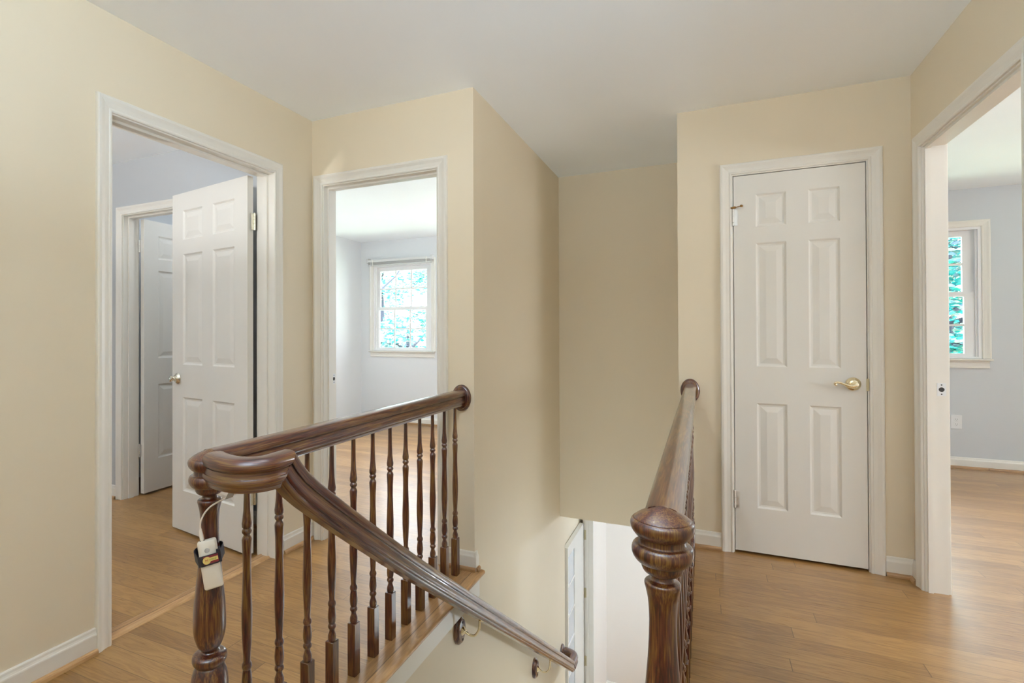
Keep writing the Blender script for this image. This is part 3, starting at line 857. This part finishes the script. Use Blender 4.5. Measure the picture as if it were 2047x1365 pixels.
RX, RYN = -.064, .960
right = thing('stair_balustrade.001', 'dark stained oak railing on the right seen end-on past its newel cap', 'railing', (RX, RYN, 0), 'turned oak railings beside the stairwell')
newel(right, RX, RYN)
b = MB()
b.sweep(RPROF, [(RX - .005, EY - .004, RAILT), (RX - .003, 2.2, RAILT), (RX, RYN, RAILT)])
b.build('handrail', M['wr'], right, angle=28)
rosette(right, (-.071, EY, .867), .050, .0675, .022, M['wz'])
balusters(right, RX, [1.084 + .1224 * k for k in range(18)])

def smooth(pts, n=6):
    P = [Vector(p) for p in pts]; out = []
    for i in range(len(P) - 1):
        p0, p1, p2, p3 = P[max(i - 1, 0)], P[i], P[i + 1], P[min(i + 2, len(P) - 1)]
        for k in range(n):
            t = k / n
            out.append(.5 * ((2 * p1) + (-p0 + p2) * t + (2 * p0 - 5 * p1 + 4 * p2 - p3) * t * t + (-p0 + 3 * p1 - 3 * p2 + p3) * t ** 3))
    return out + [P[-1]]
# sloping handrail: turnout at the left newel, down the stair, return to the wall
hr = thing('stair_handrail', 'sloping dark oak handrail on brass brackets running down the stairwell wall', 'handrail', (-.94, 1.05, .8))
def slope(y): return .367 - .695 * (y - 1.738)
RXC = -.936
def arc(cx, cy, r, a0, a1, n): return [(cx + r * math.cos(a0 + (a1 - a0) * k / n), cy + r * math.sin(a0 + (a1 - a0) * k / n)) for k in range(n + 1)]
turn = [(LX + .030, .952), (-1.070, .944), (-1.040, .934), (-1.005, .929)] + arc(-.992, .985, .056, -PI / 2, 0, 8)[1:] + [(RXC, .995)]
path = [(x, y, RAILT) for x, y in turn] + [(RXC, 1.045, RAILT)]
KN = (0, .80, -.60)
b = MB(); b.sweep(RPROF, path, n1=KN); b.build('turnout', M['wr'], hr, angle=28)
path = [(RXC, 1.045, RAILT), (RXC, 1.070, .874), (RXC, 1.098, .844), (RXC, 1.134, .813), (RXC, 1.180, .777), (RXC, 1.260, .716), (RXC, 1.358, .643), (RXC, 1.55, .502), (RXC, 1.738, slope(1.738)), (RXC, 2.6, slope(2.6)), (RXC, 3.5, slope(3.5)), (RXC, 4.19, slope(4.19))]
b = MB(); b.sweep(RPROF, path, n0=KN); b.build('rail', M['wr'], hr, angle=28)
zl = slope(4.19)
path = [(RXC, 4.19, zl), (RXC, 4.25, zl)] + [(x, y, zl) for x, y in arc(RXC - .062, 4.262, .062, 0, PI / 2, 8)] + [(CX + .015, 4.324, zl)]
b = MB(); b.sweep(RPROF, path); b.build('rail_return', M['wr'], hr, angle=28)
rosette(hr, (CX, 4.324, zl - .040), .052, .064, .022, M['wz'], 'x', 'rosette', 1)
for (yb, zb) in ((2.305, -.192), (3.545, -1.066)):
    bp = rosette(hr, (CX, yb, zb), .045, .066, .026, M['wz'], 'x', 'bracket_plate', 1)
    zr = slope(yb) - .098
    q = MB()
    q.lathe([(.0, 0), (.020, 0), (.021, .003), (.016, .008), (.011, .013), (.010, .020), (0, .021)], n=20, X=Matrix.Translation((CX + .024, yb, zb)) @ Matrix.Rotation(PI / 2, 4, 'Y'), cap=False)
    q.tube(smooth([(CX + .036, yb, zb + .002), (CX + .062, yb, zb - .010), (CX + .088, yb, zb - .006), (CX + .106, yb, zb + .020), (RXC - .002, yb - .002, zb + .045), (RXC, yb - .004, zr + .004)]), .0058, 12)
    q.box(-.012, .012, -.026, .026, -.0015, .0015, 0, Matrix.Translation((RXC, yb, zr + .002)) @ Matrix.Rotation(-math.atan(.695), 4, 'X'))
    q.build('bracket_arm', M['brass'], hr)
    for dz in (-.040, .040):
        q = MB(); q.lathe([(.006, 0), (.006, .0015), (.004, .003), (0, .003)], n=12, X=Matrix.Translation((CX + .0257, yb, zb + dz)) @ Matrix.Rotation(PI / 2, 4, 'Y'), cap=False)
        q.build('screw_plug', M['dark'], bp)

# stairs (below the frame, seen only from other positions)
stc = thing('staircase', 'carpeted staircase dropping below the railings', 'stairs', (-.59, 1.0, LZ))
n_r = 14; rise = -LZ / n_r; run_ = .272; ys0 = .915
for k in range(n_r):
    z = -rise * (k + 1); y = ys0 + run_ * k
    b = MB(); b.box(CX + .002, EX - .002, y, y + .02, z + (0 if k < n_r - 1 else .001), z + rise - (.024 if k == 0 else 0)); b.build('riser', M['trim'], stc)
    if k < n_r - 1:
        b = MB(); b.bevbox(CX + .002, EX - .002, y - .0, y + run_ + .045, z - .028, z + .002, .010); b.build('tread', M['carpet'], stc)

# ---------------------------------------------------------------- power bank strapped to the left newel
tc = Vector((1.117, -.963, 0)).normalized()            # towards the camera
sd = Vector((-tc.y, tc.x, 0))                          # horizontal, to the right of the picture
sd = Vector((0, 0, 1)).cross(tc).normalized()
tilt = math.radians(9.0)
u_ = (sd * math.cos(tilt) + Vector((0, 0, 1)) * math.sin(tilt)).normalized()       # device width direction
v_ = (Vector((0, 0, 1)) * math.cos(tilt) - sd * math.sin(tilt)).normalized()       # device long direction
lean = math.radians(7)
v2 = (v_ * math.cos(lean) - tc * math.sin(lean)).normalized()
n2 = u_.cross(v2).normalized()
if n2.dot(tc) < 0: n2 = -n2
pc = Vector((LX, LY, .640)) + tc * .0425 + sd * .0015
XD = Matrix(((u_.x, v2.x, n2.x, pc.x), (u_.y, v2.y, n2.y, pc.y), (u_.z, v2.z, n2.z, pc.z), (0, 0, 0, 1)))
pb = thing('power_bank', 'cream white power bank strapped upright to the left newel post', 'power bank', tuple(pc + Vector((0, 0, -.06))))
b = MB()
hw, hh, ht, rr = .0215, .058, .010, .006
def rrect(hx, hy, r, n=6):
    o = []
    for cx, cy, a0 in ((hx - r, hy - r, 0), (-hx + r, hy - r, PI / 2), (-hx + r, -hy + r, PI), (hx - r, -hy + r, 1.5 * PI)):
        for k in range(n + 1): o.append((cx + r * math.cos(a0 + PI / 2 * k / n), cy + r * math.sin(a0 + PI / 2 * k / n)))
    return o
lv = [(.004, -ht), (.0012, -ht + .0025), (0, -ht + .006), (0, ht - .006), (.0012, ht - .0025), (.004, ht)]
vs, fs = [], []
for s, z in lv: vs += [(x, y, z) for x, y in rrect(hw - s, hh - s, rr)]
n = len(rrect(1, 1, .1))
for k in range(len(lv) - 1):
    for i in range(n): fs.append((k * n + i, k * n + (i + 1) % n, (k + 1) * n + (i + 1) % n, (k + 1) * n + i))
fs += [tuple(range(n)), tuple((len(lv) - 1) * n + i for i in range(n))]
b.add(vs, fs, 0, True, XD); b.build('case', M['pbank'], pb, angle=50)
b = MB(); b.lathe([(.0058, 0), (.0058, .0006), (.0045, .001), (0, .001)], n=24, X=XD @ Matrix.Translation((-.002, .0345, ht)), cap=False); b.build('button', M['pbutton'], pb)
b = MB(); b.box(-.0145, -.0035, hh - .001, hh + .001, -.004, .004, 0, XD); b.build('port', M['dark'], pb)

# strap: loop round post and device, tilted like the device
st = thing('black_strap', 'black hook-and-loop strap with a red and yellow label around the newel post', 'strap', tuple(pc))
zc = .0145                                              # along the device
rp = .0335
back = Vector((LX, LY, 0))
loop = []
# device front corners in device coordinates -> local plane (a = along sd/u_, c = along tc)
off = .0008
front_c = ht + .0014
fr = [(-hw - .0022, front_c - .004), (-hw + .004, front_c), (0, front_c + .0003), (hw - .004, front_c), (hw + .0022, front_c - .004)]
pts = [(a, c) for a, c in fr]
cN = -.0425 - .002
for k in range(0, 13):
    a = -.15 + (PI + .3) * k / 12
    pts.append((rp * math.cos(a) * .98, cN - rp * math.sin(a) * .98 + .004))
n = len(pts); hb = .0125
b = MB()
vs = []
for (s, e) in ((0, -hb), (0, hb)):
    for a, c in pts: vs.append((a, zc + e + 0, c))
cx_, cc_ = 0, cN / 2
th_ = .0016
vo = []
for (x, y, z) in vs:
    d = Vector((x - 0, 0, z - cc_)).normalized() * th_
    vo.append((x + d.x, y, z + d.z))
allv = vs + vo
fs = []
for i in range(n):
    j = (i + 1) % n
    fs += [(i, j, n + j, n + i), (2 * n + i, 3 * n + i, 3 * n + j, 2 * n + j), (i, 2 * n + i, 2 * n + j, j), (n + i, n + j, 3 * n + j, 3 * n + i)]
# strap plane stays square to the newel: use unleaned axes
XS = Matrix(((u_.x, v_.x, tc.x, pc.x), (u_.y, v_.y, tc.y, pc.y), (u_.z, v_.z, tc.z, pc.z), (0, 0, 0, 1)))
XS = XS @ Matrix.Translation((0, 0, .0016))
b.add(allv, fs, 0, False, XS); band = b.build('band', M['strap'], st)
zf = front_c + .0021
b = MB(); b.box(-.0125, hw - .001, zc - .0085, zc + .0105, zf - .0004, zf + .0004, 0, XS); lab = b.build('label_patch', M['strapred'], st)
b = MB()
b.lathe([(.0090, 0), (.0090, .0005)], n=28, X=XS @ Matrix.Translation((-.0055, zc + .0005, zf + .0003)), sm=False)
b.box(.000, hw - .002, zc - .0028, zc + .0058, zf + .0003, zf + .00075, 0, XS)
yl = b.build('label_shape', M['strapyel'], st)
def text(s, size, X, m, parent):
    cu = bpy.data.curves.new('lettering', 'FONT'); cu.body = s; cu.size = size; cu.extrude = .00015; cu.align_x = 'LEFT'
    to = bpy.data.objects.new('lettering_source', cu); COL.objects.link(to)
    bpy.context.view_layer.update()
    dg = bpy.context.evaluated_depsgraph_get()
    me = bpy.data.meshes.new_from_object(to.evaluated_get(dg))
    bpy.data.objects.remove(to); bpy.data.curves.remove(cu)
    b = MB(); b.add([v.co for v in me.vertices], [list(p.vertices) for p in me.polygons], 0, False, X)
    bpy.data.meshes.remove(me)
    return b.build('lettering', m, parent)
text('M', .0085, XS @ Matrix.Translation((-.0092, zc - .0025, zf + .0011)), M['inkred'], st)
text('-cite-al', .0064, XS @ Matrix.Translation((-.0018, zc - .0004, zf + .0011)), M['inkgreen'], st)
b = MB(); b.box(hw + .001, hw + .0055, zc - .013, zc + .0165, -.016, front_c - .001, 0, XS); b.box(hw - .004, hw + .0045, zc + .010, zc + .0185, front_c - .006, front_c + .001, 0, XS)
b.build('buckle', M['strap'], st)

# cable from the power bank up to the underside of the turnout
cb = thing('charging_cable', 'thin white cable curving from the power bank up to the handrail', 'cable', tuple(pc + v2 * .058))
top = XD @ Vector((-.009, hh + .004, 0))
b = MB(); q = XD
plug0, plug1 = XD @ Vector((-.009, hh, 0)), XD @ Vector((-.0095, hh + .022, 0))
def rel(a, z, c): return Vector((LX, LY, 0)) + sd * a + tc * c + Vector((0, 0, z))
cpts = [tuple(plug1), tuple(rel(-.0205, .738, .034)), tuple(rel(-.014, .757, .036)), tuple(rel(-.002, .7725, .037)), tuple(rel(.014, .783, .037)), tuple(rel(.030, .7895, .036)), tuple(rel(.052, .7975, .035)), tuple(rel(.072, .807, .034)), tuple(rel(.084, .816, .033)), tuple(rel(.093, .829, .032))]
b.tube(smooth(cpts), .0021, 10); b.build('cord', M['cable'], cb)
b = MB(); b.tube([tuple(plug0), tuple(plug0.lerp(plug1, .6)), tuple(plug1), tuple(plug1.lerp(Vector(cpts[1]), .35))], [.0048, .0048, .0040, .0026], 12); b.build('plug', M['cable'], cb)
o = rel(.034, .789, .0385); du = sd * .018 + Vector((0, 0, .0045)); dv = Vector((0, 0, .0235)) + sd * .0115
b = MB(); nn = tc * .0004
b.add([tuple(o - nn), tuple(o + du - nn), tuple(o + du + dv - nn), tuple(o + dv - nn), tuple(o + nn), tuple(o + du + nn), tuple(o + du + dv + nn), tuple(o + dv + nn)], [(0, 1, 2, 3), (4, 5, 6, 7), (0, 1, 5, 4), (1, 2, 6, 5), (2, 3, 7, 6), (3, 0, 4, 7)])
b.build('cable_tag', M['tagm'], cb)

# ---------------------------------------------------------------- lamps and added fill lights
def ceiling_lamp(name, x, y, z, label, m, r=.055, drop=.10):
    t = thing(name, label, 'lamp', (x, y, z))
    b = MB(); b.lathe([(.0, 0), (.085, 0), (.085, -.012), (.070, -.022), (.022, -.030), (.014, -.050), (.012, -drop), (0, -drop)], (x, y, z), 28, cap=False); b.build('lamp_base', M['nickel'], t)
    b = MB(); pr = [(r * math.sin(PI * k / 14), -drop - r * math.cos(PI * k / 14) * -1 - 0) for k in range(15)]
    b.lathe([(max(q[0], .0001), q[1]) for q in pr], (x, y, z), 24, cap=False); b.build('bulb', m, t)
    return t
ceiling_lamp('ceiling_lamp', -.45, 1.05, H, 'globe pendant lamp over the top of the stairs', M['lampg'], .036, .32)
ceiling_lamp('ceiling_lamp.002', -1.75, 4.55, H, 'globe pendant lamp in the bedroom with the gridded window', M['lampb'], .05, .35)  # added out of view to brighten the bedroom walls evenly
ceiling_lamp('ceiling_lamp.003', -3.30, 3.15, H, 'globe ceiling lamp of the small closet beyond the left room', M['lampd'], .05, .08)  # added out of view to brighten the closet behind the doorway
ceiling_lamp('ceiling_lamp.001', .80, 5.62, DZ, 'globe ceiling lamp of the lower hall', M['lampl'], .05, .14)

# added fill low in the stairwell, hidden under the right railing
ws = thing('wall_sconce', 'small globe wall lamp low in the stairwell under the right railing', 'lamp', (EX, 3.15, -.62))
b = MB(); b.lathe([(0, 0), (.045, 0), (.045, .008), (.035, .014), (.010, .016), (.009, .050), (0, .050)], n=24, X=Matrix.Translation((EX, 3.15, -.62)) @ Matrix.Rotation(-PI / 2, 4, 'Y'), cap=False); b.build('lamp_base', M['nickel'], ws)
b = MB(); b.lathe([(max(.0001, .03 * math.sin(PI * k / 14)), -.03 * math.cos(PI * k / 14)) for k in range(15)], (EX - .078, 3.15, -.62), 20, cap=False); b.build('bulb', M['lamps'], ws)

def area(name, loc, rot, sx, sy, power, col=(1, 1, 1)):
    l = bpy.data.lights.new(name, 'AREA'); l.shape = 'RECTANGLE'; l.size = sx; l.size_y = sy; l.energy = power; l.color = col
    o = bpy.data.objects.new(name, l); COL.objects.link(o); o.location = loc; o.rotation_euler = rot
    return o
# added fill light behind an invented side opening of the right room
area('daylight_right_room_near', (4.74, 1.1, 1.5), (PI / 2, 0, PI / 2), 1.35, 1.15, *LG['right2'])
def torchiere(x, y, label, lg):  # added uplights, out of view, to bounce light off the ceilings
    t = thing('floor_lamp', label, 'lamp', (x, y, 0), 'torchiere floor lamps')
    b = MB(); b.lathe([(0, 0), (.125, 0), (.125, .012), (.110, .022), (.03, .030), (0, .030)], (x, y, 0), 28, cap=False); b.build('base', M['nickel'], t)
    b = MB(); b.lathe([(.011, .028), (.011, 1.40)], (x, y, 0), 16); b.build('pole', M['nickel'], t)
    b = MB(); b.lathe([(.015, 1.395), (.05, 1.40), (.11, 1.43), (.155, 1.48), (.160, 1.482), (.115, 1.437), (.05, 1.408), (.0, 1.406)], (x, y, 0), 32, cap=False); b.build('shade', M['trim'], t)
    l = bpy.data.lights.new('torchiere_light', 'AREA'); l.shape = 'DISK'; l.size = .24; l.energy = lg[0]; l.color = lg[1]
    o = bpy.data.objects.new('torchiere_light', l); COL.objects.link(o); o.location = (x, y, 1.475); o.rotation_euler = (PI, 0, 0)
torchiere(-.35, -.48, 'uplighting floor lamp in the hall near the left doorway', LG['torch'])
torchiere(-2.65, -.50, 'uplighting floor lamp in the left room', LG['torchl'])
torchiere(3.2, 2.2, 'uplighting floor lamp in the right room', LG['torchr'])

# ---------------------------------------------------------------- outdoors
GZ = -3.0
b = MB(); b.box(-40, 40, 6.4, 60, GZ - .1, GZ)
struct(b.build('ground', M['grass']), 'green lawn behind the house', 'ground')
def tree(name, x, y, h, r, nleaf, pale, label, seed, zlo=.2, branchy=True):
    rnd = random.Random(seed)
    t = thing(name, label, 'tree', (x, y, GZ), 'trees outside the windows')
    b = MB()
    b.tube([(x, y, GZ), (x + .1, y, GZ + h * .35), (x - .05, y + .1, GZ + h * .7), (x, y, GZ + h * .95)], [.16, .12, .07, .02], 10)
    tips = []
    for k in range(14):
        a = rnd.uniform(0, 2 * PI); z = GZ + h * rnd.uniform(.25, .85); l = r * rnd.uniform(.6, 1.0)
        e = (x + l * math.cos(a), y + l * math.sin(a), z + l * rnd.uniform(.1, .5))
        b.tube([(x, y, z), ((x * .5 + e[0] * .5), (y + e[1]) / 2, (z + e[2]) / 2 + .12), e], [.05, .03, .010], 7)
        tips.append(e)
    b.build('trunk', M['bark'], t)
    f = MB()
    cl = [(rnd.uniform(-1, 1), rnd.uniform(-1, 1), rnd.uniform(-1, 1)) for _ in range(400)]
    cl = [c for c in cl if c[0] ** 2 + c[1] ** 2 + c[2] ** 2 < 1][:130]
    for k in range(nleaf):
        c = rnd.choice(cl)
        px = x + r * c[0] + rnd.gauss(0, .16); py = y + r * c[1] + rnd.gauss(0, .16)
        pz = GZ + h * (.62 + .40 * c[2]) + rnd.gauss(0, .16)
        s = rnd.uniform(.035, .085)
        X = Matrix.Translation((px, py, pz)) @ Matrix.Rotation(rnd.uniform(0, 6.3), 4, 'Z') @ Matrix.Rotation(rnd.uniform(-1.5, 1.5), 4, 'X')
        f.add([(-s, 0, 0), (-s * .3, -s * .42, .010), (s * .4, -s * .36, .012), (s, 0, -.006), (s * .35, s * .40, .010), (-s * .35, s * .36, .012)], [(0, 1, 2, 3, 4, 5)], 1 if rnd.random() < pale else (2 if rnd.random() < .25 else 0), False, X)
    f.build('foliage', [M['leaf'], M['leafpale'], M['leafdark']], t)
tree('garden_tree', -9.9, 15.6, 7.2, 2.3, 15000, .66, 'pale leafy tree behind the bedroom window', 3)
for o in [o for o in bpy.data.objects if o.name == 'garden_tree']:
    b = MB(); b.tube([(-9.8, 15.5, 1.2), (-8.2, 12.6, 1.75), (-7.30, 11.0, 2.13), (-6.98, 11.0, 2.26), (-6.60, 11.0, 2.53), (-6.2, 10.9, 2.95), (-5.8, 10.8, 3.5)], [.06, .045, .032, .026, .020, .014, .006], 8)
    b.tube([(-6.98, 11.0, 2.26), (-6.86, 11.0, 2.24), (-6.75, 11.0, 2.25)], [.018, .012, .005], 6)
    b.build('branch', M['bark'], o)
tree('garden_tree.001', -6.5, 11.4, 4.6, 1.4, 8000, .45, 'low teal tree behind the lower panes of the bedroom window', 5)
tree('garden_tree.002', 3.6, 11.4, 7.2, 1.5, 17000, .30, 'dense teal tree behind the right room window', 8)
tree('garden_tree.003', 12.5, 19.5, 8.6, 2.2, 5000, .30, 'taller tree further back behind the right room window', 11)

sun = bpy.data.lights.new('sun', 'SUN'); sun.energy = .30 * LG['sky'][0]; sun.angle = .02; sun.color = (1, .97, .92)
so = bpy.data.objects.new('sun', sun); COL.objects.link(so); so.rotation_euler = (math.radians(35), math.radians(15), 0)
wd = bpy.data.worlds.new('sky'); S.world = wd; wd.use_nodes = True
nt = wd.node_tree; bg = nt.nodes['Background']
sky = nd(nt, 'ShaderNodeTexSky'); sky.sky_type = 'HOSEK_WILKIE'; sky.turbidity = 6.0; sky.ground_albedo = .4
sky.sun_direction = Vector((.3, -.6, .74)).normalized()
mixw = nd(nt, 'ShaderNodeMix', data_type='RGBA'); mixw.inputs['Factor'].default_value = .75; mixw.inputs['B'].default_value = (*LG['sky'][1], 1)
nt.links.new(sky.outputs['Color'], mixw.inputs['A']); nt.links.new(mixw.outputs['Result'], bg.inputs['Color'])
bg.inputs['Strength'].default_value = LG['sky'][0]
for nm, x0, x1 in (('portal_bedroom', *W1), ('portal_right_room', *W2), ('portal_right_room_far', 3.0, 4.0), ('portal_bedroom_far', -2.55, -1.55)):
    l = area(nm, ((x0 + x1) / 2, RY + .15, sum(WZ) / 2), (-PI / 2, 0, 0), x1 - x0, WZ[1] - WZ[0], 1)
    l.data.cycles.is_portal = True

# ---------------------------------------------------------------- camera (level view, off-centre crop)
yaw, pitch, roll = math.radians(25.3229), math.radians(.3818), math.radians(-.1674)
d = Vector((-math.sin(yaw), math.cos(yaw), 0)); r = Vector((math.cos(yaw), math.sin(yaw), 0)); up = Vector((0, 0, 1))
d2 = d * math.cos(pitch) + up * math.sin(pitch); u2 = up * math.cos(pitch) - d * math.sin(pitch)
r3 = r * math.cos(roll) + u2 * math.sin(roll); u3 = u2 * math.cos(roll) - r * math.sin(roll)
cam = bpy.data.cameras.new('camera'); co = bpy.data.objects.new('camera', cam); COL.objects.link(co)
co.matrix_world = Matrix(((r3.x, u3.x, -d2.x, 0), (r3.y, u3.y, -d2.y, 0), (r3.z, u3.z, -d2.z, 1.198), (0, 0, 0, 1)))
cam.sensor_width = 36; cam.sensor_fit = 'HORIZONTAL'
cam.lens = 1077.514 / 2047 * 36
cam.shift_x = 126.5506 / 2047; cam.shift_y = -25.1502 / 2047
cam.clip_start = .02
S.camera = co

vs_ = S.view_settings
vs_.view_transform = 'Standard'; vs_.look = 'None'; vs_.gamma = 1; vs_.use_curve_mapping = False
vs_.exposure = EXPOSURE
S.cycles.use_denoising = True
S.cycles.max_bounces = 12; S.cycles.diffuse_bounces = 8; S.cycles.glossy_bounces = 4; S.cycles.transparent_max_bounces = 16
S.cycles.caustics_reflective = False; S.cycles.caustics_refractive = False
S.cycles.sample_clamp_indirect = 6.0; S.cycles.sample_clamp_direct = 3.0
